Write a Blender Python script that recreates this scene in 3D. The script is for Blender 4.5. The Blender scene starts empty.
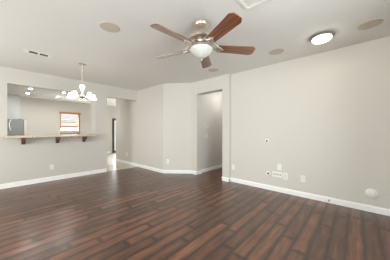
import bpy, bmesh, math, random
from mathutils import Vector, Matrix

# ------------------------------------------------------------------ camera, sky, light, exposure
# World axes follow the room: +Y runs along the left wall and the floor boards (away to the right),
# +X runs along the right wall (towards the viewer).  All measures below are drafted in one unit and
# brought to metres by S (eight-foot ceiling).
S = 0.89
H = 2.74          # ceiling height, draft units
EYE = 1.30
R = math.radians
scn = bpy.context.scene
COL = scn.collection
random.seed(4)

cam_d = bpy.data.cameras.new('camera')
cam_d.sensor_width = 36.0
cam_d.lens = 178.5 / 390 * 36.0
cam_d.shift_y = 0.6 / 390
cam_d.clip_start = 0.02
cam = bpy.data.objects.new('camera', cam_d)
cam.location = (0, 0, EYE * S)
cam.rotation_euler = (R(90), 0, R(42.2))
COL.objects.link(cam)
scn.camera = cam

world = bpy.data.worlds.new('sky')
scn.world = world
world.use_nodes = True
bg = world.node_tree.nodes['Background']
bg.inputs['Color'].default_value = (0.90, 0.95, 1.0, 1)
bg.inputs['Strength'].default_value = 0.95

def area(name, loc, rot, sx, sy, power, color=(1, 1, 1), spread=180):
    d = bpy.data.lights.new(name, 'AREA')
    d.shape = 'RECTANGLE'
    d.size, d.size_y = sx * S, sy * S
    d.energy = power
    d.color = color
    d.spread = R(spread)
    o = bpy.data.objects.new(name, d)
    o.location = Vector(loc) * S
    o.rotation_euler = rot
    COL.objects.link(o)
    return o

sun_d = bpy.data.lights.new('sun', 'SUN'); sun_d.energy = 2.0; sun_d.angle = R(1.5); sun_d.color = (1.0, 0.97, 0.92)
sun = bpy.data.objects.new('sun', sun_d); sun.rotation_euler = Vector((0.80, -0.50, -0.40)).to_track_quat('-Z', 'Y').to_euler()
COL.objects.link(sun)
DAY = (0.985, 0.99, 1.0)
area('daylight_fill_rear_door', (-0.2, -2.95, 1.15), (R(106), 0, 0), 2.6, 2.1, 116, (1.0, 0.98, 0.95))  # added fill lamp outside an invented glass door behind the viewer
area('daylight_fill_rear_window', (-3.9, -2.95, 1.35), (R(100), 0, 0), 2.2, 1.6, 150, (1.0, 0.975, 0.94))  # added fill lamp outside an invented window behind the viewer
area('daylight_fill_side_window', (2.05, 1.0, 1.3), (R(101), 0, R(90)), 2.2, 1.7, 128, (0.955, 0.985, 1.0))  # added fill lamp outside an invented window beside the viewer
area('daylight_kitchen_window', (-10.95, 2.41, 1.6), (R(135), 0, R(-90)), 0.9, 1.1, 42, (0.96, 0.98, 1.0))
area('daylight_glass_door', (-10.95, 5.4, 1.1), (R(130), 0, R(-90)), 1.7, 2.0, 115, (0.94, 0.97, 1.0))

vs = scn.view_settings
scn.display_settings.display_device = 'sRGB'
vs.view_transform = 'Standard'
vs.look = 'None'
vs.gamma = 1.0
vs.use_curve_mapping = False
vs.exposure = 0.0
scn.cycles.max_bounces = 10
scn.cycles.diffuse_bounces = 6
scn.cycles.sample_clamp_indirect = 6.0
scn.cycles.caustics_reflective = False
scn.cycles.caustics_refractive = False

# ------------------------------------------------------------------ materials
def srgb(r, g, b):
    f = lambda c: (c / 255 / 12.92) if c / 255 <= 0.04045 else ((c / 255 + 0.055) / 1.055) ** 2.4
    return (f(r), f(g), f(b), 1)

def mat(name, col, rough=0.5, metal=0.0, spec=0.5, bump=0.0, bscale=60, var=0.0, vscale=8, emit=None, estr=0.0, coat=0.0):
    m = bpy.data.materials.new(name)
    m.use_nodes = True
    nt = m.node_tree
    b = nt.nodes['Principled BSDF']
    b.inputs['Base Color'].default_value = col
    b.inputs['Roughness'].default_value = rough
    b.inputs['Metallic'].default_value = metal
    b.inputs['Specular IOR Level'].default_value = spec
    b.inputs['Coat Weight'].default_value = coat
    if emit:
        b.inputs['Emission Color'].default_value = emit
        b.inputs['Emission Strength'].default_value = estr
    tc = nt.nodes.new('ShaderNodeTexCoord')
    if bump:
        n = nt.nodes.new('ShaderNodeTexNoise')
        n.inputs['Scale'].default_value = bscale
        n.inputs['Detail'].default_value = 3
        bp = nt.nodes.new('ShaderNodeBump')
        bp.inputs['Strength'].default_value = bump
        bp.inputs['Distance'].default_value = 0.004
        nt.links.new(tc.outputs['Object'], n.inputs['Vector'])
        nt.links.new(n.outputs['Fac'], bp.inputs['Height'])
        nt.links.new(bp.outputs['Normal'], b.inputs['Normal'])
    if var:
        n2 = nt.nodes.new('ShaderNodeTexNoise')
        n2.inputs['Scale'].default_value = vscale
        n2.inputs['Detail'].default_value = 4
        mx = nt.nodes.new('ShaderNodeMix')
        mx.data_type = 'RGBA'
        mx.inputs['A'].default_value = tuple(c * (1 - var) for c in col[:3]) + (1,)
        mx.inputs['B'].default_value = tuple(min(1, c * (1 + var)) for c in col[:3]) + (1,)
        nt.links.new(tc.outputs['Object'], n2.inputs['Vector'])
        nt.links.new(n2.outputs['Fac'], mx.inputs['Factor'])
        nt.links.new(mx.outputs['Result'], b.inputs['Base Color'])
    return m

M = {}
M['wall'] = mat('painted_wall', srgb(215, 212, 206), 0.75, spec=0.25, bump=0.10, bscale=90)
M['ceiling'] = mat('painted_ceiling', srgb(230, 229, 226), 0.85, spec=0.15, bump=0.15, bscale=45)
M['trim'] = mat('white_trim', srgb(249, 250, 251), 0.4, spec=0.4, bump=0.02)
M['white_plastic'] = mat('white_plastic', srgb(240, 239, 235), 0.35, bump=0.02)
M['ivory_plastic'] = mat('ivory_plastic', srgb(230, 226, 216), 0.4, bump=0.02)
M['dark'] = mat('dark_recess', srgb(45, 42, 40), 0.6, bump=0.02)
M['grille'] = mat('speaker_grille', srgb(204, 195, 181), 0.8, spec=0.2, bump=0.5, bscale=300)
M['nickel'] = mat('brushed_nickel', srgb(220, 208, 198), 0.40, metal=1.0, bump=0.05, bscale=120)
M['grey_metal'] = mat('grey_metal', srgb(150, 148, 144), 0.4, metal=0.8, bump=0.03)
M['slot'] = mat('grey_louvre', srgb(150, 143, 132), 0.6, bump=0.03)
M['steel'] = mat('stainless_steel', srgb(146, 148, 146), 0.42, metal=0.75, bump=0.04, bscale=200)
M['bracket'] = mat('dark_bracket_wood', srgb(104, 62, 46), 0.5, bump=0.1, var=0.2)
M['frame_wood'] = mat('honey_wood', srgb(188, 132, 92), 0.5, bump=0.1, var=0.12, vscale=20)
M['bronze'] = mat('dark_bronze', srgb(84, 72, 62), 0.5, metal=0.3, bump=0.03)
M['blind'] = mat('white_blind', srgb(246, 246, 244), 0.5, bump=0.02)
M['opal'] = mat('opal_glass', srgb(214, 215, 212), 0.18, spec=0.5, bump=0.02, emit=(1, 0.97, 0.93, 1), estr=0.0)
M['shade_glow'] = mat('lit_shade', srgb(250, 250, 248), 0.3, emit=(1, 0.93, 0.82, 1), estr=2.6, bump=0.02)
M['urn_glow'] = mat('lit_urn', srgb(250, 250, 248), 0.3, emit=(1, 0.97, 0.92, 1), estr=0.7, bump=0.02)
M['flush_glow'] = mat('lit_diffuser', srgb(250, 250, 248), 0.3, emit=(1, 0.88, 0.74, 1), estr=17.0, bump=0.02)
M['can_glow'] = mat('lit_downlight', srgb(250, 250, 248), 0.3, emit=(1, 0.97, 0.94, 1), estr=420.0, bump=0.02)
M['concrete'] = mat('patio_concrete', srgb(205, 200, 190), 0.9, bump=0.2, var=0.06)

def granite():
    m = mat('beige_granite', srgb(214, 194, 166), 0.3, bump=0.03)
    nt = m.node_tree; b = nt.nodes['Principled BSDF']
    tc = nt.nodes.new('ShaderNodeTexCoord')
    n = nt.nodes.new('ShaderNodeTexNoise'); n.inputs['Scale'].default_value = 26; n.inputs['Detail'].default_value = 8
    n.inputs['Roughness'].default_value = 0.7
    cr = nt.nodes.new('ShaderNodeValToRGB')
    e = cr.color_ramp.elements
    e[0].position, e[0].color = 0.34, srgb(150, 124, 98)
    e[1].position, e[1].color = 0.66, srgb(222, 206, 182)
    k = e.new(0.47); k.color = srgb(206, 186, 158)
    nt.links.new(tc.outputs['Object'], n.inputs['Vector'])
    nt.links.new(n.outputs['Fac'], cr.inputs['Fac'])
    nt.links.new(cr.outputs['Color'], b.inputs['Base Color'])
    return m
M['granite'] = granite()

def math_node(nt, op, a, b=None, c=None):
    n = nt.nodes.new('ShaderNodeMath'); n.operation = op
    for i, v in enumerate((a, b, c)):
        if v is None: continue
        if isinstance(v, (int, float)): n.inputs[i].default_value = v
        else: nt.links.new(v, n.inputs[i])
    return n.outputs[0]

def plank_floor():
    m = bpy.data.materials.new('dark_laminate_planks'); m.use_nodes = True
    nt = m.node_tree; b = nt.nodes['Principled BSDF']
    tc = nt.nodes.new('ShaderNodeTexCoord')
    sp = nt.nodes.new('ShaderNodeSeparateXYZ')
    nt.links.new(tc.outputs['Object'], sp.inputs[0])
    W, L = 0.150 * S, 1.22 * S
    x = math_node(nt, 'ADD', sp.outputs['X'], 0.09 * S)
    xs = math_node(nt, 'DIVIDE', x, W)
    ci = math_node(nt, 'FLOOR', xs)
    wn = nt.nodes.new('ShaderNodeTexWhiteNoise'); wn.noise_dimensions = '1D'
    nt.links.new(ci, wn.inputs['W'])
    ys = math_node(nt, 'ADD', math_node(nt, 'DIVIDE', sp.outputs['Y'], L), math_node(nt, 'MULTIPLY', wn.outputs['Value'], 7.0))
    ri = math_node(nt, 'FLOOR', ys)
    fx = math_node(nt, 'FRACT', xs); fy = math_node(nt, 'FRACT', ys)
    ex = math_node(nt, 'MULTIPLY', math_node(nt, 'MINIMUM', fx, math_node(nt, 'SUBTRACT', 1.0, fx)), W)
    ey = math_node(nt, 'MULTIPLY', math_node(nt, 'MINIMUM', fy, math_node(nt, 'SUBTRACT', 1.0, fy)), L)
    # wobble of the burnished edges
    mp = nt.nodes.new('ShaderNodeMapping'); mp.inputs['Scale'].default_value = (14, 4, 1)
    nt.links.new(tc.outputs['Object'], mp.inputs['Vector'])
    nw = nt.nodes.new('ShaderNodeTexNoise'); nw.inputs['Scale'].default_value = 1.6; nw.inputs['Detail'].default_value = 3
    nt.links.new(mp.outputs[0], nw.inputs['Vector'])
    wob = math_node(nt, 'MULTIPLY', math_node(nt, 'SUBTRACT', nw.outputs['Fac'], 0.5), 0.035)
    ed = math_node(nt, 'ADD', math_node(nt, 'MINIMUM', ex, math_node(nt, 'MULTIPLY', ey, 0.85)), wob)
    mr = nt.nodes.new('ShaderNodeMapRange'); mr.interpolation_type = 'SMOOTHSTEP'
    mr.inputs['From Min'].default_value = -0.006; mr.inputs['From Max'].default_value = 0.040
    nt.links.new(ed, mr.inputs['Value'])
    # per board tone
    cb = nt.nodes.new('ShaderNodeCombineXYZ')
    nt.links.new(ci, cb.inputs[0]); nt.links.new(ri, cb.inputs[1])
    wb = nt.nodes.new('ShaderNodeTexWhiteNoise'); wb.noise_dimensions = '3D'
    nt.links.new(cb.outputs[0], wb.inputs['Vector'])
    # grain, streaks shifted per board
    vm = nt.nodes.new('ShaderNodeVectorMath'); vm.operation = 'MULTIPLY_ADD'
    nt.links.new(cb.outputs[0], vm.inputs[0]); vm.inputs[1].default_value = (3.1, 5.7, 0)
    nt.links.new(tc.outputs['Object'], vm.inputs[2])
    mg = nt.nodes.new('ShaderNodeMapping'); mg.inputs['Scale'].default_value = (34, 2.6, 1)
    nt.links.new(vm.outputs[0], mg.inputs['Vector'])
    ng = nt.nodes.new('ShaderNodeTexNoise'); ng.inputs['Scale'].default_value = 1.0; ng.inputs['Detail'].default_value = 6
    ng.inputs['Roughness'].default_value = 0.62
    nt.links.new(mg.outputs[0], ng.inputs['Vector'])
    mix = nt.nodes.new('ShaderNodeMix'); mix.data_type = 'RGBA'
    mix.inputs['A'].default_value = srgb(95, 64, 49); mix.inputs['B'].default_value = srgb(136, 89, 65)
    nt.links.new(wb.outputs['Value'], mix.inputs['Factor'])
    gr = nt.nodes.new('ShaderNodeMapRange')
    gr.inputs['From Min'].default_value = 0.3; gr.inputs['From Max'].default_value = 0.7
    gr.inputs['To Min'].default_value = 0.50; gr.inputs['To Max'].default_value = 1.32
    nt.links.new(ng.outputs['Fac'], gr.inputs['Value'])
    mul = nt.nodes.new('ShaderNodeMix'); mul.data_type = 'RGBA'; mul.blend_type = 'MULTIPLY'
    mul.inputs['Factor'].default_value = 1.0
    nt.links.new(mix.outputs['Result'], mul.inputs['A']); nt.links.new(gr.outputs['Result'], mul.inputs['B'])
    # broad mottling inside a board
    mm = nt.nodes.new('ShaderNodeMapping'); mm.inputs['Scale'].default_value = (11, 3.5, 1)
    nt.links.new(vm.outputs[0], mm.inputs['Vector'])
    nm = nt.nodes.new('ShaderNodeTexNoise'); nm.inputs['Scale'].default_value = 1.0; nm.inputs['Detail'].default_value = 4
    nt.links.new(mm.outputs[0], nm.inputs['Vector'])
    mot = nt.nodes.new('ShaderNodeMapRange')
    mot.inputs['From Min'].default_value = 0.3; mot.inputs['From Max'].default_value = 0.7
    mot.inputs['To Min'].default_value = 0.66; mot.inputs['To Max'].default_value = 1.22
    nt.links.new(nm.outputs['Fac'], mot.inputs['Value'])
    nt.links.new(math_node(nt, 'MULTIPLY', gr.outputs['Result'], mot.outputs['Result']), mul.inputs['B'])
    m2 = nt.nodes.new('ShaderNodeMix'); m2.data_type = 'RGBA'
    m2.inputs['A'].default_value = srgb(52, 39, 33)
    nt.links.new(mr.outputs['Result'], m2.inputs['Factor'])
    nt.links.new(mul.outputs['Result'], m2.inputs['B'])
    nt.links.new(m2.outputs['Result'], b.inputs['Base Color'])
    b.inputs['Roughness'].default_value = 0.30
    b.inputs['Specular IOR Level'].default_value = 0.8
    bp = nt.nodes.new('ShaderNodeBump'); bp.inputs['Strength'].default_value = 0.10; bp.inputs['Distance'].default_value = 0.003
    gg = math_node(nt, 'LESS_THAN', math_node(nt, 'MINIMUM', ex, ey), 0.0016)
    ht = math_node(nt, 'SUBTRACT', math_node(nt, 'MULTIPLY', ng.outputs['Fac'], 0.5), gg)
    nt.links.new(ht, bp.inputs['Height'])
    nt.links.new(bp.outputs['Normal'], b.inputs['Normal'])
    return m
M['planks'] = plank_floor()

def tile_floor():
    m = bpy.data.materials.new('beige_floor_tile'); m.use_nodes = True
    nt = m.node_tree; b = nt.nodes['Principled BSDF']
    tc = nt.nodes.new('ShaderNodeTexCoord')
    br = nt.nodes.new('ShaderNodeTexBrick')
    br.offset = 0.0
    br.inputs['Color1'].default_value = srgb(204, 196, 182); br.inputs['Color2'].default_value = srgb(210, 203, 190)
    br.inputs['Mortar'].default_value = srgb(176, 164, 148)
    br.inputs['Scale'].default_value = 1.0
    br.inputs['Brick Width'].default_value = 0.42; br.inputs['Row Height'].default_value = 0.42
    br.inputs['Mortar Size'].default_value = 0.006
    nt.links.new(tc.outputs['Object'], br.inputs['Vector'])
    nt.links.new(br.outputs['Color'], b.inputs['Base Color'])
    b.inputs['Roughness'].default_value = 0.3
    return m
M['tile'] = tile_floor()

def wood_blade():
    m = bpy.data.materials.new('cherry_blade_wood'); m.use_nodes = True
    nt = m.node_tree; b = nt.nodes['Principled BSDF']
    tc = nt.nodes.new('ShaderNodeTexCoord')
    mp = nt.nodes.new('ShaderNodeMapping'); mp.inputs['Scale'].default_value = (2.5, 45, 1)
    nt.links.new(tc.outputs['Object'], mp.inputs['Vector'])
    n = nt.nodes.new('ShaderNodeTexNoise'); n.inputs['Scale'].default_value = 1.4; n.inputs['Detail'].default_value = 5
    nt.links.new(mp.outputs[0], n.inputs['Vector'])
    cr = nt.nodes.new('ShaderNodeValToRGB')
    cr.color_ramp.elements[0].position = 0.35; cr.color_ramp.elements[0].color = srgb(84, 50, 36)
    cr.color_ramp.elements[1].position = 0.68; cr.color_ramp.elements[1].color = srgb(156, 96, 68)
    nt.links.new(n.outputs['Fac'], cr.inputs['Fac'])
    nt.links.new(cr.outputs['Color'], b.inputs['Base Color'])
    b.inputs['Roughness'].default_value = 0.30
    b.inputs['Specular IOR Level'].default_value = 0.8
    b.inputs['Coat Weight'].default_value = 1.0
    b.inputs['Coat Roughness'].default_value = 0.22
    return m
M['blade'] = wood_blade()

def pane_glass():
    m = bpy.data.materials.new('clear_window_glass'); m.use_nodes = True
    nt = m.node_tree
    for n in list(nt.nodes): nt.nodes.remove(n)
    out = nt.nodes.new('ShaderNodeOutputMaterial')
    tr = nt.nodes.new('ShaderNodeBsdfTransparent'); tr.inputs['Color'].default_value = (0.95, 0.97, 0.96, 1)
    gl = nt.nodes.new('ShaderNodeBsdfGlossy'); gl.inputs['Roughness'].default_value = 0.02
    fr = nt.nodes.new('ShaderNodeFresnel'); fr.inputs['IOR'].default_value = 1.3
    mx = nt.nodes.new('ShaderNodeMixShader')
    nt.links.new(fr.outputs[0], mx.inputs[0]); nt.links.new(tr.outputs[0], mx.inputs[1]); nt.links.new(gl.outputs[0], mx.inputs[2])
    nt.links.new(mx.outputs[0], out.inputs[0])
    return m
M['glass'] = pane_glass()

# ------------------------------------------------------------------ mesh helpers
class MB:
    def __init__(self):
        self.bm = bmesh.new()
    def _add(self, verts, faces, mtx=None):
        vs_ = [self.bm.verts.new((mtx @ Vector(v)) if mtx else Vector(v)) for v in verts]
        for f in faces:
            try: self.bm.faces.new([vs_[i] for i in f])
            except ValueError: pass
        return self
    def box(self, x0, x1, y0, y1, z0, z1, mtx=None):
        v = [(x, y, z) for z in (z0, z1) for y in (y0, y1) for x in (x0, x1)]
        f = [(0, 2, 3, 1), (4, 5, 7, 6), (0, 1, 5, 4), (2, 6, 7, 3), (0, 4, 6, 2), (1, 3, 7, 5)]
        return self._add(v, f, mtx)
    def prism(self, poly, z0, z1, mtx=None):
        n = len(poly)
        v = [(p[0], p[1], z0) for p in poly] + [(p[0], p[1], z1) for p in poly]
        f = [tuple(range(n))[::-1], tuple(range(n, 2 * n))]
        f += [(i, (i + 1) % n, n + (i + 1) % n, n + i) for i in range(n)]
        return self._add(v, f, mtx)
    def lathe(self, prof, n=32, mtx=None, ring=False):
        # prof: (radius, z) from one end to the other; zero radii close into a pole
        v, rings = [], []
        for r, z in prof:
            if r < 1e-6:
                rings.append([len(v)]); v.append((0, 0, z))
            else:
                rings.append([len(v) + i for i in range(n)])
                v += [(r * math.cos(2 * math.pi * i / n), r * math.sin(2 * math.pi * i / n), z) for i in range(n)]
        f = []
        for a, b in zip(rings, rings[1:]):
            for i in range(n):
                j = (i + 1) % n
                if len(a) == 1 and len(b) == 1: continue
                if len(a) == 1: f.append((a[0], b[i], b[j]))
                elif len(b) == 1: f.append((a[i], b[0], a[j]))
                else: f.append((a[i], b[i], b[j], a[j]))
        if ring:            # closed loop profile: join the last ring to the first
            for i in range(n):
                j = (i + 1) % n
                f.append((rings[-1][i], rings[-1][j], rings[0][j], rings[0][i]))
        else:
            if len(rings[0]) > 1: f.append(tuple(rings[0]))
            if len(rings[-1]) > 1: f.append(tuple(rings[-1])[::-1])
        return self._add(v, f, mtx)
    def tube(self, pts, r, n=10):
        pts = [Vector(p) for p in pts]
        rr = r if isinstance(r, (list, tuple)) else [r] * len(pts)
        v, f = [], []
        ref = Vector((0.13, 0.21, 0.97))
        for k, p in enumerate(pts):
            d = (pts[min(k + 1, len(pts) - 1)] - pts[max(k - 1, 0)]).normalized()
            if abs(d.dot(ref)) > 0.98: ref = Vector((1, 0.1, 0))
            u = d.cross(ref).normalized(); w = d.cross(u).normalized()
            for i in range(n):
                a = 2 * math.pi * i / n
                v.append(p + (u * math.cos(a) + w * math.sin(a)) * rr[k])
        for k in range(len(pts) - 1):
            for i in range(n):
                j = (i + 1) % n
                f.append((k * n + i, k * n + j, (k + 1) * n + j, (k + 1) * n + i))
        f.append(tuple(range(n))[::-1]); f.append(tuple(range((len(pts) - 1) * n, len(pts) * n)))
        return self._add(v, f)
    def build(self, name, material, parent=None, loc=(0, 0, 0), rz=0.0, bevel=0.0, smooth=True):
        for v in self.bm.verts: v.co *= S
        bmesh.ops.recalc_face_normals(self.bm, faces=self.bm.faces)
        if bevel:
            bmesh.ops.bevel(self.bm, geom=list(self.bm.edges), offset=bevel * S, segments=2, affect='EDGES', clamp_overlap=True)
        me = bpy.data.meshes.new(name)
        self.bm.to_mesh(me); self.bm.free()
        if smooth:
            for p in me.polygons: p.use_smooth = True
            me.set_sharp_from_angle(angle=R(32))
        me.materials.append(material)
        o = bpy.data.objects.new(name, me)
        o.location = Vector(loc) * S
        o.rotation_euler = (0, 0, rz)
        if parent: o.parent = parent
        COL.objects.link(o)
        return o

def tag(o, label, cat, group=None):
    o['label'] = label; o['category'] = cat
    if group: o['group'] = group
    return o

def thing(name, label, cat, loc, rz=0.0, group=None):
    o = bpy.data.objects.new(name, None)
    o.empty_display_size = 0.05
    o.location = Vector(loc) * S; o.rotation_euler = (0, 0, rz)
    COL.objects.link(o)
    return tag(o, label, cat, group)

def copy_thing(src, label, loc, rz=None):
    c = src.copy(); COL.objects.link(c)
    c.location = Vector(loc) * S
    if rz is not None: c.rotation_euler = (0, 0, rz)
    c['label'] = label
    for ch in list(src.children):
        k = ch.copy(); COL.objects.link(k); k.parent = c
        for g in list(ch.children):
            q = g.copy(); COL.objects.link(q); q.parent = k
    return c

def struct(name, mb, material, parent=None, **kw):
    o = mb.build(name, material, parent, **kw)
    if parent is None: o['kind'] = 'structure'
    return o

# ------------------------------------------------------------------ room shell
AX = -5.90                                   # face of the left wall (pass-through wall)
CORN_C = (-4.38, 3.39); CORN_D = (-3.71, 3.93)
DY = 3.93; BY = 4.01                         # doorway wall face, right wall face
BACK = -10.60                                # house back wall
HD = 2.385                                   # head height of all openings

f = MB(); f.prism([(AX + 0.06, -2.6), (1.7, -2.6), (1.7, 7.2), (-3.72, 7.2), (-3.72, 3.93), (-4.38, 3.40), (AX + 0.06, 3.40)], -0.05, 0.0)
struct('floor', f, M['planks'], smooth=False)
f = MB(); f.prism([(BACK, -1.2), (AX + 0.06, -1.2), (AX + 0.06, 3.40), (-7.66, 3.40), (-7.66, 6.6), (BACK, 6.6)], -0.05, 0.0)
struct('floor_tile', f, M['tile'], smooth=False)
f = MB(); f.box(-10.9, 2.0, -2.8, 7.4, H, H + 0.1)
struct('ceiling', f, M['ceiling'], smooth=False)
f = MB(); f.box(-16, -10.72, -3, 10, -0.12, -0.06)
struct('ground', f, M['concrete'], smooth=False)

f = MB(); f.box(-14.2, -14.0, -1.5, 4.3, -0.06, 1.95)  # added backdrop outside; its shaded face darkens the gaps between the blind slats
struct('blind_backdrop_wall', f, M['concrete'], smooth=False)

# left wall with the pass-through, deep pier on its right, header over the hall opening
w = MB(); w.box(AX - 0.20, AX, -2.6, 0.14, 0, H); struct('wall_left', w, M['wall'], smooth=False)
w = MB(); w.box(AX - 0.20, AX, 0.14, 1.99, 0, 1.135); struct('wall_bar', w, M['wall'], smooth=False)
w = MB(); w.box(AX - 0.44, AX, 1.99, 2.325, 0, H); struct('wall_pier', w, M['wall'], smooth=False)
w = MB(); w.box(AX - 0.20, AX, 0.14, 1.99, HD, H); w.box(AX - 0.20, AX, 2.325, 3.39, HD, H); struct('wall_header', w, M['wall'], smooth=False)
w = MB(); w.box(-7.66, -4.38, 3.39, 3.53, 0, H); struct('wall_far', w, M['wall'], smooth=False)
w = MB(); w.prism([CORN_C, CORN_D, (-3.80, 4.04), (-4.42, 3.53)], 0, H); struct('wall_angle', w, M['wall'], smooth=False)
w = MB()
w.box(-3.71, -3.485, DY, DY + 0.21, 0, H)
w.box(-3.485, -2.600, DY, DY + 0.21, HD, H)
w.box(-2.600, -2.395, DY, DY + 0.21, 0, H)
struct('wall_doorway', w, M['wall'], smooth=False)
w = MB(); w.box(-2.395, 1.85, BY, BY + 0.14, 0, H); struct('wall_right', w, M['wall'], smooth=False)
# hall behind the doorway
w = MB(); w.box(-3.70, -3.55, DY + 0.21, 7.2, 0, H); struct('wall_hall_left', w, M['wall'], smooth=False)
w = MB(); w.box(-2.45, -2.30, BY + 0.14, 7.2, 0, H); struct('wall_hall_right', w, M['wall'], smooth=False)
w = MB(); w.box(-3.70, -2.30, 7.2, 7.35, 0, H); struct('wall_hall_end', w, M['wall'], smooth=False)
# kitchen and back of the house
w = MB()
w.box(BACK - 0.14, BACK, -1.2, 2.01, 0, H)
w.box(BACK - 0.14, BACK, 2.01, 2.81, 0, 1.10)
w.box(BACK - 0.14, BACK, 2.01, 2.81, 2.20, H)
w.box(BACK - 0.14, BACK, 2.81, 4.48, 0, H)
w.box(BACK - 0.14, BACK, 4.48, 6.30, 2.02, H)
w.box(BACK - 0.14, BACK, 6.30, 6.75, 0, H)
struct('wall_back', w, M['wall'], smooth=False)
w = MB(); w.box(BACK, -10.22, -1.2, 0.60, 0, H)
struct('wall_pantry', w, mat('white_pantry_paint', srgb(221, 224, 222), 0.6, spec=0.3, bump=0.05), smooth=False)
w = MB(); w.box(BACK - 0.14, AX - 0.20, -1.34, -1.2, 0, H); struct('wall_kitchen', w, M['wall'], smooth=False)
w = MB(); w.box(BACK - 0.14, -7.66, 6.6, 6.75, 0, H); struct('wall_nook', w, M['wall'], smooth=False)
w = MB(); w.box(-7.66, -7.53, 3.53, 6.6, 0, H); struct('wall_nook_side', w, M['wall'], smooth=False)
# walls behind the viewer, with unseen openings added to light the room
w = MB()
w.box(AX - 0.2, -5.0, -2.75, -2.6, 0, H); w.box(-5.0, -2.8, -2.75, -2.6, 0, 0.55); w.box(-5.0, -2.8, -2.75, -2.6, 2.15, H)
w.box(-2.8, -1.5, -2.75, -2.6, 0, H); w.box(-1.5, 1.1, -2.75, -2.6, 2.2, H); w.box(1.1, 1.85, -2.75, -2.6, 0, H)
struct('wall_rear', w, M['wall'], smooth=False)
w = MB()
w.box(1.7, 1.85, -2.6, -0.1, 0, H); w.box(1.7, 1.85, -0.1, 2.1, 0, 0.45); w.box(1.7, 1.85, -0.1, 2.1, 2.15, H); w.box(1.7, 1.85, 2.1, BY, 0, H)
struct('wall_side', w, M['wall'], smooth=False)

# baseboards: profile swept along the wall foot
def base(name, p0, p1, n, parts=None):
    p0, p1 = Vector(p0), Vector(p1); n = Vector(n).normalized()
    prof = [(0, 0), (0.017, 0), (0.017, 0.078), (0.012, 0.088), (0.008, 0.10), (0, 0.10)]
    mb = parts or MB()
    v = []
    for p in (p0, p1):
        for t, z in prof:
            q = p + n * t; v.append((q.x, q.y, z))
    k = len(prof)
    mb._add(v, [tuple(range(k))[::-1], tuple(range(k, 2 * k))] + [(i, (i + 1) % k, k + (i + 1) % k, k + i) for i in range(k)])
    return mb
def base_obj(name, segs):
    mb = MB()
    for s in segs: base(name, *s, parts=mb)
    return struct(name, mb, M['trim'], smooth=False)
base_obj('baseboard_left', [((AX, -2.6), (AX, 2.34), (1, 0)), ((AX + 0.017, 2.325), (AX - 0.44, 2.325), (0, 1))])
base_obj('baseboard_far', [((-7.66, 3.39), (-4.37, 3.39), (0, -1))])
base_obj('baseboard_angle', [(CORN_C, CORN_D, (0.627, -0.779))])
base_obj('baseboard_doorway', [((-3.715, DY), (-3.468, DY), (0, -1)), ((-3.485, DY - 0.017), (-3.485, DY + 0.21), (1, 0)),
                               ((-2.617, DY), (-2.378, DY), (0, -1)), ((-2.60, DY - 0.017), (-2.60, DY + 0.21), (-1, 0)),
                               ((-2.395, DY - 0.017), (-2.395, BY), (1, 0))])
base_obj('baseboard_right', [((-2.395, BY), (1.7, BY), (0, -1))])
base_obj('baseboard_hall', [((-3.55, DY + 0.21), (-3.55, 7.2), (1, 0)), ((-2.45, BY + 0.14), (-2.45, 7.2), (-1, 0))])
base_obj('baseboard_back', [((BACK, 0.62), (BACK, 4.40), (1, 0))])

# ------------------------------------------------------------------ windows and glass doors
def plain_window(name, axis, at, u0, u1, z0, z1, mull, depth=0.06, fr=0.05, m='trim'):
    """frame + mullions + pane, in a wall whose normal is axis ('x' or 'y') at coordinate at"""
    root = bpy.data.objects.new(name, None); COL.objects.link(root); root['kind'] = 'structure'
    def bx(mb, a0, a1, zz0, zz1, d0, d1):
        if axis == 'x': mb.box(at + d0, at + d1, a0, a1, zz0, zz1)
        else: mb.box(a0, a1, at + d0, at + d1, zz0, zz1)
    mb = MB()
    bx(mb, u0, u0 + fr, z0, z1, 0, depth); bx(mb, u1 - fr, u1, z0, z1, 0, depth)
    bx(mb, u0 + fr, u1 - fr, z0, z0 + fr, 0, depth); bx(mb, u0 + fr, u1 - fr, z1 - fr, z1, 0, depth)
    for k in range(1, mull):
        c = u0 + (u1 - u0) * k / mull
        bx(mb, c - fr * 0.6, c + fr * 0.6, z0 + fr, z1 - fr, 0.005, depth - 0.005)
    mb.build('window_frame', M[m], root, smooth=False)
    g = MB(); bx(g, u0 + fr * 0.8, u1 - fr * 0.8, z0 + fr * 0.8, z1 - fr * 0.8, depth * 0.4, depth * 0.5)
    g.build('pane', M['glass'], root, smooth=False)
    return root
plain_window('unseen_window_2', 'y', -2.74, -5.0, -2.8, 0.55, 2.15, 2)  # this and the next two are unseen, added as openings for the fill lamps
plain_window('unseen_door_2', 'y', -2.74, -1.5, 1.1, 0.0, 2.2, 2, fr=0.07)
plain_window('unseen_window_3', 'x', 1.76, -0.1, 2.1, 0.45, 2.15, 2)
plain_window('door_1', 'x', BACK - 0.10, 4.48, 6.30, 0.0, 2.02, 2, depth=0.12, fr=0.12, m='bronze')

# kitchen window: honey wood casing, jamb liner, meeting rail, glass
win = bpy.data.objects.new('window_1', None); COL.objects.link(win); win['kind'] = 'structure'
y0, y1, z0, z1 = 2.01, 2.81, 1.10, 2.20
mb = MB()
mb.box(BACK - 0.14, BACK + 0.008, y0, y0 + 0.022, z0, z1)
mb.box(BACK - 0.14, BACK + 0.012, y1 - 0.035, y1 + 0.03, z0 - 0.03, z1 - 0.05)
mb.box(BACK - 0.14, BACK + 0.03, y0 - 0.03, y1 + 0.03, z0 - 0.05, z0)
mb.build('window_frame', M['frame_wood'], win, smooth=False)
mb = MB(); mb.box(BACK - 0.045, BACK - 0.005, y0 + 0.022, y1 - 0.035, 1.495, 1.545)
mb.build('meeting_rail', M['frame_wood'], win, smooth=False)
mb = MB(); mb.box(BACK - 0.125, BACK - 0.118, y0 + 0.02, y1 - 0.03, z0, z1)
mb.build('pane', M['glass'], win, smooth=False)

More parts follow.
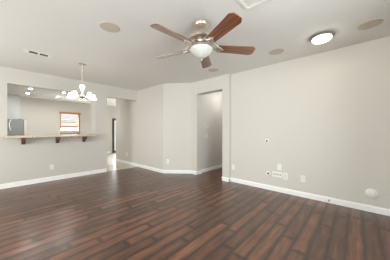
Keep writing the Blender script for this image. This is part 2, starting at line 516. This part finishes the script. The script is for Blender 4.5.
bl = thing('window_blind', 'white slatted blind under a wooden valance in the kitchen window', 'blind', (BACK, 2.41, 2.12))
mb = MB(); mb.box(-0.06, 0.055, -0.44, 0.45, -0.005, 0.085)
mb.build('valance', M['frame_wood'], bl, bevel=0.006)
mb = MB()
zz = -0.03
while zz > -0.98:
    if not (-0.65 < zz < -0.55):
        mt = Matrix.Translation((-0.082, 0, zz)) @ Matrix.Rotation(R(-38), 4, 'Y')
        mb.box(-0.030, 0.030, -0.37, 0.36, -0.0015, 0.0015, mt)
    zz -= 0.085
mb.build('slats', M['blind'], bl, smooth=False)
mb = MB()
for yy in (-0.25, 0.24): mb.tube([(-0.082, yy, 0.0), (-0.082, yy, -0.98)], 0.004, 6)
mb.build('ladder_cords', M['blind'], bl)

# ------------------------------------------------------------------ breakfast bar
cx0, cx1 = AX - 0.24, -5.62
bar = MB()
bar.prism([(cx1, 0.066), (cx1, 1.955), (cx1 - 0.03, 1.985), (cx0, 1.985), (cx0, 0.145), (AX + 0.004, 0.145), (AX + 0.004, 0.066)], 1.136, 1.18)
tag(bar.build('bar_counter', M['granite'], bevel=0.006), 'long beige granite breakfast bar top on the pass-through half wall', 'counter')

def make_bracket(label, y):
    t = thing('counter_bracket', label, 'bracket', (AX, y, 1.135), 0, 'brackets under the breakfast bar')
    mb = MB(); mb.box(0.001, 0.022, -0.036, 0.036, -0.165, -0.001); mb.build('back_plate', M['bracket'], t, bevel=0.004)
    # scrolled corbel profile in x-z, extruded across y
    prof = [(0.022, -0.02), (0.235, -0.02), (0.235, -0.05), (0.20, -0.065), (0.165, -0.072), (0.13, -0.09), (0.105, -0.12), (0.075, -0.148), (0.022, -0.155)]
    mt = Matrix(((1, 0, 0, 0), (0, 0, -1, 0), (0, 1, 0, 0), (0, 0, 0, 1)))
    mb = MB(); mb.prism(prof, -0.024, 0.024, mt); mb.build('corbel', M['bracket'], t, bevel=0.004)
    mb = MB(); mb.box(0.022, 0.245, -0.032, 0.032, -0.02, -0.001); mb.build('top_plate', M['bracket'], t, bevel=0.003)
    return t
bk = make_bracket('leftmost dark brown bracket under the bar, below the refrigerator', 0.405)
copy_thing(bk, 'middle dark brown bracket under the bar, just left of the kitchen window', (AX, 1.055, 1.135))
copy_thing(bk, 'rightmost dark brown bracket under the bar near its right end', (AX, 1.675, 1.135))

# ------------------------------------------------------------------ refrigerator and the panel beside it
fr = thing('refrigerator', 'stainless steel refrigerator with white bow handles behind the bar', 'refrigerator', (-10.21, 0.20, 0))
mb = MB(); mb.box(0.0, 0.68, -0.455, 0.455, 0.02, 1.715); mb.build('body', M['grey_metal'], fr, bevel=0.008)
for s, nm in ((1, 'door'), (-1, 'door')):
    a, b_ = (0.012, 0.455) if s > 0 else (-0.455, 0.004)
    mb = MB(); mb.box(0.685, 0.755, a, b_, 0.06, 1.725); d = mb.build(nm, M['steel'], fr, bevel=0.012)
    yh = 0.085 if s > 0 else -0.07
    pts = []
    for k in range(13):
        u = k / 12
        pts.append((0.752 + 0.062 * math.sin(math.pi * u) ** 0.6, yh + s * 0.05 * (0.6 - math.sin(math.pi * u)), 1.70 - 0.40 * u))
    mb = MB(); mb.tube(pts, 0.019, 10); mb.build('handle', M['white_plastic'], d)
mb = MB(); mb.box(0.60, 0.74, 0.30, 0.44, 1.7155, 1.745); mb.build('hinge_cover', M['grey_metal'], fr, bevel=0.008)
mb = MB(); mb.box(0.02, 0.70, -0.44, 0.44, 0.0, 0.02); mb.build('toe_grille', M['dark'], fr)
mb = MB(); mb.box(-10.6 + 0.003, -9.50, 0.668, 0.745, 0, 1.705)
tag(mb.build('tall_cabinet', M['white_plastic'], bevel=0.004), 'narrow tall white cabinet standing right of the refrigerator', 'cabinet')

# ------------------------------------------------------------------ ceiling fan
fan = thing('ceiling_fan', 'five-blade ceiling fan with cherry wood blades and a frosted glass light bowl', 'fan', (-1.541, 1.828, H))
mb = MB(); mb.lathe([(0.0, 0.0), (0.100, 0.0), (0.102, -0.022), (0.090, -0.048), (0.056, -0.070), (0.030, -0.082), (0.0, -0.082)], 36)
mb.build('canopy', M['nickel'], fan)
DROP = -0.025
mb = MB(); mb.tube([(0, 0, -0.03), (0, 0, -0.125)], 0.017, 16); mb.build('downrod', M['nickel'], fan, loc=(0, 0, DROP))
mb = MB(); mb.lathe([(0.0, -0.105), (0.045, -0.108), (0.10, -0.118), (0.150, -0.140), (0.174, -0.168), (0.178, -0.190), (0.164, -0.208),
                     (0.118, -0.222), (0.112, -0.240), (0.105, -0.262), (0.085, -0.272), (0.0, -0.272)], 48)
mb.build('motor_housing', M['nickel'], fan, loc=(0, 0, DROP))
mb = MB(); mb.lathe([(0.1135, -0.226), (0.130, -0.230), (0.130, -0.238), (0.1125, -0.242)], 40, ring=True)
mb.build('vent_band', M['grey_metal'], fan, loc=(0, 0, DROP))
for k in range(5):
    a = R(50.4 + 72 * k)
    # blade: widening plank with clipped tip corners, pitched 12 degrees
    pm = Matrix.Translation((0, 0, -0.305)) @ Matrix.Rotation(R(-15), 4, 'X')
    outl = [(0.215, -0.050), (0.235, -0.064), (0.70, -0.083), (0.745, -0.050), (0.745, 0.050), (0.70, 0.083), (0.235, 0.064), (0.215, 0.050)]
    mb = MB(); mb.prism(outl, -0.005, 0.005, pm)
    b = mb.build('blade', M['blade'], fan, loc=(0, 0, DROP), rz=a, bevel=0.002)
    # scrolled iron under and into the blade root
    mb = MB()
    for s in (-1, 1):
        pts = []
        for i in range(15):
            u = i / 14
            pts.append((0.115 + 0.155 * u, s * (0.016 + 0.038 * math.sin(math.pi * u) ** 1.0), -0.262 - 0.052 * u + 0.012 * math.sin(2 * math.pi * u)))
        mb.tube(pts, [0.012 - 0.003 * (i / 14) for i in range(15)], 8)
    mb.prism([(0.20, -0.040), (0.255, -0.046), (0.285, -0.02), (0.31, 0.0), (0.285, 0.02), (0.255, 0.046), (0.20, 0.040)], -0.0145, -0.006, pm)
    for (sx, sy) in ((0.232, -0.026), (0.232, 0.026), (0.285, 0.0)):
        mb.lathe([(0.0, -0.020), (0.006, -0.019), (0.008, -0.0145), (0.0, -0.0143)], 10, pm @ Matrix.Translation((sx, sy, 0)))
    mb.build('blade_bracket', M['nickel'], b)
mb = MB(); mb.lathe([(0.0, -0.270), (0.075, -0.272), (0.082, -0.286), (0.100, -0.296), (0.150, -0.302), (0.152, -0.316), (0.135, -0.318), (0.0, -0.318)], 40)
mb.build('light_fitter', M['nickel'], fan, loc=(0, 0, DROP))
mb = MB(); mb.lathe([(0.132, -0.316), (0.148, -0.322), (0.150, -0.332), (0.142, -0.352), (0.122, -0.380), (0.094, -0.406), (0.060, -0.428), (0.024, -0.442), (0.0, -0.445)], 48)
mb.build('glass_bowl', M['opal'], fan, loc=(0, 0, DROP))
mb = MB(); mb.lathe([(0.0, -0.442), (0.020, -0.446), (0.024, -0.452), (0.014, -0.460), (0.012, -0.468), (0.016, -0.474), (0.008, -0.486), (0.0, -0.488)], 20)
mb.build('finial', M['nickel'], fan, loc=(0, 0, DROP))

# ------------------------------------------------------------------ chandelier
ch = thing('chandelier', 'five-light chandelier with white bell glass shades hanging left of the hall opening', 'chandelier', (-4.39, 1.22, H))
mb = MB(); mb.lathe([(0.0, 0.0), (0.062, 0.0), (0.062, -0.012), (0.05, -0.024), (0.016, -0.034), (0.0, -0.034)], 32); mb.build('canopy', M['nickel'], ch)
mb = MB()
for i in range(11):            # chain of alternating links
    zc = -0.052 - i * 0.034
    pts = []
    for q in range(13):
        t = 2 * math.pi * q / 12
        e, g = 0.010 * math.cos(t), 0.022 * math.sin(t)
        pts.append((e, 0, zc + g) if i % 2 == 0 else (0, e, zc + g))
    mb.tube(pts, 0.0042, 6)
mb.build('chain', M['nickel'], ch)
mb = MB(); mb.lathe([(0.0, -0.41), (0.012, -0.412), (0.018, -0.43), (0.03, -0.44), (0.0, -0.446)], 20); mb.build('hanger_cap', M['nickel'], ch)
mb = MB(); mb.lathe([(0.0, -0.444), (0.030, -0.448), (0.050, -0.468), (0.054, -0.495), (0.042, -0.54), (0.022, -0.59), (0.018, -0.65), (0.022, -0.69), (0.0, -0.70)], 32)
mb.build('glass_column', M['urn_glow'], ch)
mb = MB(); mb.lathe([(0.0, -0.695), (0.045, -0.70), (0.055, -0.715), (0.035, -0.74), (0.012, -0.75), (0.016, -0.765), (0.0, -0.78)], 24)
mb.build('hub', M['nickel'], ch)
for k in range(5):
    a = R(92.4 + 72 * k)
    ca, sa = math.cos(a), math.sin(a)
    pts = []
    for i in range(17):
        u = i / 16
        r = 0.04 + 0.167 * u
        z = -0.715 - 0.05 * math.sin(math.pi * min(1, u * 1.35)) + 0.165 * max(0, u - 0.35) ** 1.0 * 1.2
        pts.append((ca * r, sa * r, z))
    tip = pts[-1]
    pts.append((ca * 0.218, sa * 0.218, tip[2] - 0.012))
    pts.append((ca * 0.220, sa * 0.220, tip[2] - 0.035))
    mb = MB(); mb.tube(pts, 0.008, 8)
    arm = mb.build('arm', M['nickel'], ch)
    mt = Matrix.Translation((ca * 0.220, sa * 0.220, tip[2] - 0.03))
    mb = MB(); mb.lathe([(0.0, 0.004), (0.020, 0.0), (0.026, -0.012), (0.030, -0.02), (0.0, -0.021)], 20, mt); mb.build('shade_cap', M['nickel'], arm)
    mb = MB(); mb.lathe([(0.0, -0.012), (0.026, -0.014), (0.040, -0.032), (0.045, -0.058), (0.052, -0.090), (0.074, -0.124), (0.071, -0.126), (0.049, -0.092), (0.040, -0.055), (0.0, -0.036)], 28, mt)
    mb.build('lamp_shade', M['shade_glow'], arm)

# ------------------------------------------------------------------ flush ceiling light
fl = thing('flush_light', 'lit round flush ceiling light with grey metal rim', 'ceiling light', (-0.396, 3.313, H))
mb = MB(); mb.lathe([(0.0, 0.0), (0.145, 0.0), (0.158, -0.010), (0.158, -0.022), (0.150, -0.032), (0.124, -0.040), (0.0, -0.034)], 48); mb.build('rim', M['grey_metal'], fl)
mb = MB(); mb.lathe([(0.1235, -0.0398), (0.122, -0.050), (0.106, -0.066), (0.070, -0.080), (0.0, -0.086)], 40); mb.build('diffuser', M['flush_glow'], fl)

# ------------------------------------------------------------------ ceiling speakers
def make_speaker(label, x, y):
    t = thing('ceiling_speaker', label, 'speaker', (x, y, H), 0, 'round in-ceiling speakers')
    mb = MB(); mb.lathe([(0.0, 0.0), (0.128, 0.0), (0.128, -0.003), (0.124, -0.005), (0.114, -0.005), (0.0, -0.002)], 40); mb.build('bezel', M['grille'], t)
    mb = MB(); mb.lathe([(0.112, -0.0048), (0.06, -0.006), (0.0, -0.0065)], 40); mb.build('grille', M['grille'], t)
    return t
sp = make_speaker('round beige ceiling speaker left of the fan, above the chandelier', -2.55, 1.046)
copy_thing(sp, 'round beige ceiling speaker below the fan in front of the doorway', (-2.52, 3.43, H))
copy_thing(sp, 'round beige ceiling speaker between the fan and the lit flush light', (-1.09, 3.41, H))
copy_thing(sp, 'round beige ceiling speaker right of the lit flush light', (0.13, 3.386, H))

# ------------------------------------------------------------------ air registers
rg = thing('ceiling_register', 'small white two-slot ceiling air register near the chandelier', 'air vent', (-4.405, 0.50, H))
mb = MB()
x0_, x1_, ya, yb = -0.085, 0.085, -0.20, 0.20
mb.box(x0_, -0.05, ya, yb, -0.006, 0); mb.box(0.05, x1_, ya, yb, -0.006, 0)
mb.box(-0.05, 0.05, ya, -0.122, -0.006, 0); mb.box(-0.05, 0.05, 0.146, yb, -0.006, 0); mb.box(-0.05, 0.05, -0.004, 0.026, -0.006, 0)
mb.build('frame', M['white_plastic'], rg, smooth=False)
for (a, b_) in ((-0.122, -0.004), (0.026, 0.146)):
    mb = MB(); mb.box(-0.05, 0.05, a, b_, -0.001, 0)
    for i in range(6):
        mt = Matrix.Translation((-0.042 + i * 0.0168, 0, -0.004)) @ Matrix.Rotation(R(50), 4, 'Y')
        mb.box(-0.005, 0.005, a, b_, -0.0006, 0.0006, mt)
    mb.build('louvre', M['slot'], rg, smooth=False)

rg2 = thing('ceiling_register', 'large white louvred ceiling air register right of the fan', 'air vent', (-0.77, 1.83, H))
mb = MB()
a, b_ = 0.20, 0.155
mb.box(-a, a, b_ - 0.03, b_, -0.012, 0); mb.box(-a, a, -b_, -b_ + 0.03, -0.012, 0)
mb.box(-a, -a + 0.03, -b_ + 0.03, b_ - 0.03, -0.012, 0); mb.box(a - 0.03, a, -b_ + 0.03, b_ - 0.03, -0.012, 0)
mb.box(-0.008, 0.008, -b_ + 0.03, b_ - 0.03, -0.010, 0)
mb.build('frame', M['white_plastic'], rg2, smooth=False)
for (u0, u1) in ((-a + 0.03, -0.008), (0.008, a - 0.03)):
    mb = MB(); mb.box(u0, u1, -b_ + 0.03, b_ - 0.03, -0.002, 0)
    n = 8
    for i in range(n):
        c = u0 + (i + 0.5) * (u1 - u0) / n
        mt = Matrix.Translation((c, 0, -0.006)) @ Matrix.Rotation(R(40 if u0 < 0 else -40), 4, 'Y')
        mb.box(-0.008, 0.008, -b_ + 0.03, b_ - 0.03, -0.0008, 0.0008, mt)
    mb.build('louvre', M['white_plastic'], rg2, smooth=False)

# ------------------------------------------------------------------ kitchen downlights
def make_can(label, x, y):
    t = thing('downlight', label, 'ceiling light', (x, y, H), 0, 'recessed kitchen lights')
    mb = MB(); mb.lathe([(0.050, -0.001), (0.075, 0.0), (0.075, -0.006), (0.054, -0.010), (0.048, -0.006)], 32, ring=True); mb.build('trim_ring', M['white_plastic'], t)
    mb = MB(); mb.lathe([(0.0, -0.0045), (0.048, -0.004), (0.048, -0.001), (0.0, -0.001)], 28); mb.build('lens', M['can_glow'], t)
    return t
cn = make_can('lit recessed kitchen light, upper of the pair above the refrigerator', -8.30, 0.75)
copy_thing(cn, 'lit recessed kitchen light, lower of the pair above the refrigerator', (-9.37, 0.76, H))
copy_thing(cn, 'lit recessed kitchen light, upper of the pair beside the chandelier shades', (-8.22, 1.68, H))
copy_thing(cn, 'lit recessed kitchen light, lower of the pair beside the chandelier shades', (-9.35, 1.71, H))

# unseen lamp added behind the header to light the hall
hl = thing('hall_fill_light', 'unseen round ceiling light added to brighten the hall beyond the doorway', 'ceiling light', (-2.95, 5.05, H))
mb = MB(); mb.lathe([(0.0, 0.0), (0.13, 0.0), (0.135, -0.02), (0.12, -0.03), (0.0, -0.03)], 32); mb.build('rim', M['grey_metal'], hl)
mb = MB(); mb.lathe([(0.118, -0.03), (0.11, -0.06), (0.07, -0.085), (0.0, -0.095)], 32)
mb.build('diffuser', mat('hall_diffuser', srgb(250, 250, 248), 0.3, emit=(1, 0.98, 0.95, 1), estr=62.0, bump=0.02), hl)

# ------------------------------------------------------------------ wall plates
# local frame: wall plane is y = 0, the room lies towards -y
def plate_bm(w_, h_, t_=0.007):
    mb = MB(); mb.box(-w_ / 2, w_ / 2, -t_, -0.0005, -h_ / 2, h_ / 2); return mb
def make_outlet(label, loc, rz):
    t = thing('wall_outlet', label, 'outlet', loc, rz, 'duplex wall outlets')
    plate_bm(0.080, 0.130).build('cover_plate', M['white_plastic'], t, bevel=0.003)
    for z in (0.026, -0.026):
        mb = MB(); mb.prism([(-0.018, -0.010), (-0.011, -0.017), (0.011, -0.017), (0.018, -0.010), (0.018, 0.010), (0.011, 0.017), (-0.011, 0.017), (-0.018, 0.010)], 0.007, 0.0095,
                            Matrix.Translation((0, 0, z)) @ Matrix.Rotation(R(90), 4, 'X'))
        rc = mb.build('receptacle', M['white_plastic'], t, smooth=False)
        mb = MB(); mb.box(-0.008, -0.0055, -0.0100, -0.0092, z - 0.004, z + 0.007); mb.box(0.0055, 0.008, -0.0100, -0.0092, z - 0.004, z + 0.006)
        mb.box(-0.002, 0.002, -0.0100, -0.0092, z - 0.012, z - 0.008)
        mb.build('slots', M['dark'], rc, smooth=False)
    mb = MB(); mb.lathe([(0.0, 0.0072), (0.004, 0.0078), (0.0, 0.0092)], 10, Matrix.Rotation(R(90), 4, 'X')); mb.build('screw', M['grey_metal'], t)
    return t
ou = make_outlet('white wall outlet on the half wall below the breakfast bar', (AX, 0.941, 0.349), R(90))
ang_e = math.atan2(CORN_D[1] - CORN_C[1], CORN_D[0] - CORN_C[0])
copy_thing(ou, 'white wall outlet on the short angled wall left of the doorway', (-4.272, 3.477, 0.36), ang_e)
copy_thing(ou, 'white wall outlet on the far wall just inside the tiled opening', (-6.68, 3.39, 0.38), 0)
copy_thing(ou, 'white wall outlet on the right wall beside the doorway corner', (-2.321, BY, 0.376), 0)
copy_thing(ou, 'white wall outlet on the right wall, rightmost of the plates, standing apart from the cluster', (-0.784, BY, 0.356), 0)

def make_blank(name, label, cat, loc, w_, h_, rz=0.0):
    t = thing(name, label, cat, loc, rz)
    plate_bm(w_, h_).build('cover_plate', M['white_plastic'], t, bevel=0.003)
    return t
t = make_blank('blank_plate', 'blank white cover plate, upper of the cluster on the right wall', 'wall plate', (-1.215, BY, 0.528), 0.082, 0.130)
for z in (0.045, -0.045):
    mb = MB(); mb.lathe([(0.0, 0.0068), (0.004, 0.0072), (0.003, 0.0085), (0.0, 0.0088)], 10, Matrix.Translation((0, 0, z)) @ Matrix.Rotation(R(90), 4, 'X'))
    mb.build('screw', M['ivory_plastic'], t)
t = make_blank('jack_plate', 'wide white plate with a row of small dark jacks in the right wall cluster', 'wall plate', (-1.262, BY, 0.362), 0.205, 0.115)
for k in range(4):
    mb = MB(); mb.lathe([(0.0, 0.0068), (0.0135, 0.007), (0.0125, 0.013), (0.008, 0.013), (0.0, 0.0095)], 14, Matrix.Translation((-0.066 + 0.044 * k, 0, 0)) @ Matrix.Rotation(R(90), 4, 'X'))
    mb.build('jack', M['grey_metal'], t)
t = make_blank('switch_plate', 'white rocker plate right of the wide jack plate in the right wall cluster', 'wall plate', (-1.098, BY, 0.353), 0.094, 0.140)
mb = MB(); mb.box(-0.019, 0.019, -0.0105, -0.007, -0.038, 0.038); mb.build('rocker', M['ivory_plastic'], t, bevel=0.002)

def make_port(label, x, z):
    t = thing('cable_port', label, 'cable port', (x, BY, z), 0, 'round cable ports on the right wall')
    rot = Matrix.Rotation(R(90), 4, 'X')
    mb = MB(); mb.lathe([(0.018, 0.0005), (0.046, 0.0005), (0.046, 0.004), (0.040, 0.008), (0.022, 0.009), (0.019, 0.006)], 28, rot, ring=True); mb.build('ring', M['white_plastic'], t)
    mb = MB(); mb.lathe([(0.0, 0.0005), (0.021, 0.0005), (0.021, 0.007), (0.0, 0.007)], 24, rot); mb.build('opening', M['dark'], t)
    return t
pt = make_port('small white cable port with a dark centre, alone at mid-height on the right wall', -1.481, 1.07)
copy_thing(pt, 'small white cable port with dark centre, low and left of the jack plate', (-1.451, BY, 0.356))

rv = thing('round_wall_vent', 'round white domed fixture low on the right wall above the baseboard', 'wall vent', (0.176, BY, 0.298))
rot = Matrix.Rotation(R(90), 4, 'X')
mb = MB(); mb.lathe([(0.0, 0.0005), (0.074, 0.0005), (0.076, 0.010), (0.072, 0.020), (0.062, 0.027), (0.044, 0.030), (0.0, 0.030)], 40, rot); mb.build('housing', M['white_plastic'], rv)
mb = MB(); mb.lathe([(0.0, 0.030), (0.040, 0.0302), (0.040, 0.040), (0.034, 0.048), (0.0, 0.050)], 32, rot); mb.build('centre_cap', M['white_plastic'], rv)

ds = thing('door_stop', 'small grey metal stub on the right wall baseboard', 'door stop', (-0.369, BY - 0.017, 0.050))
mb = MB(); mb.lathe([(0.0, 0.0005), (0.014, 0.0005), (0.012, 0.006), (0.0, 0.007)], 16, rot); mb.build('mount', M['grey_metal'], ds)
mb = MB(); mb.lathe([(0.0, 0.006), (0.007, 0.0065), (0.007, 0.050), (0.010, 0.052), (0.010, 0.062), (0.0, 0.063)], 14, rot); mb.build('stem', M['grey_metal'], ds)

th = thing('thermostat', 'white thermostat on the hall wall seen through the doorway', 'thermostat', (-3.55, 4.47, 1.455), R(90))
mb = MB(); mb.box(-0.065, 0.065, -0.026, -0.0005, -0.045, 0.045); mb.build('housing', M['white_plastic'], th, bevel=0.006)
mb = MB(); mb.box(-0.034, 0.034, -0.0275, -0.0262, -0.005, 0.028); mb.build('screen', M['slot'], th, smooth=False)
sw = thing('light_switch', 'white light switch on the hall wall below the thermostat', 'switch', (-3.55, 4.45, 1.127), R(90))
plate_bm(0.125, 0.125).build('cover_plate', M['white_plastic'], sw, bevel=0.003)
for x in (-0.027, 0.027):
    mb = MB(); mb.box(x - 0.018, x + 0.018, -0.011, -0.007, -0.036, 0.036); mb.build('rocker', M['ivory_plastic'], sw, bevel=0.002)
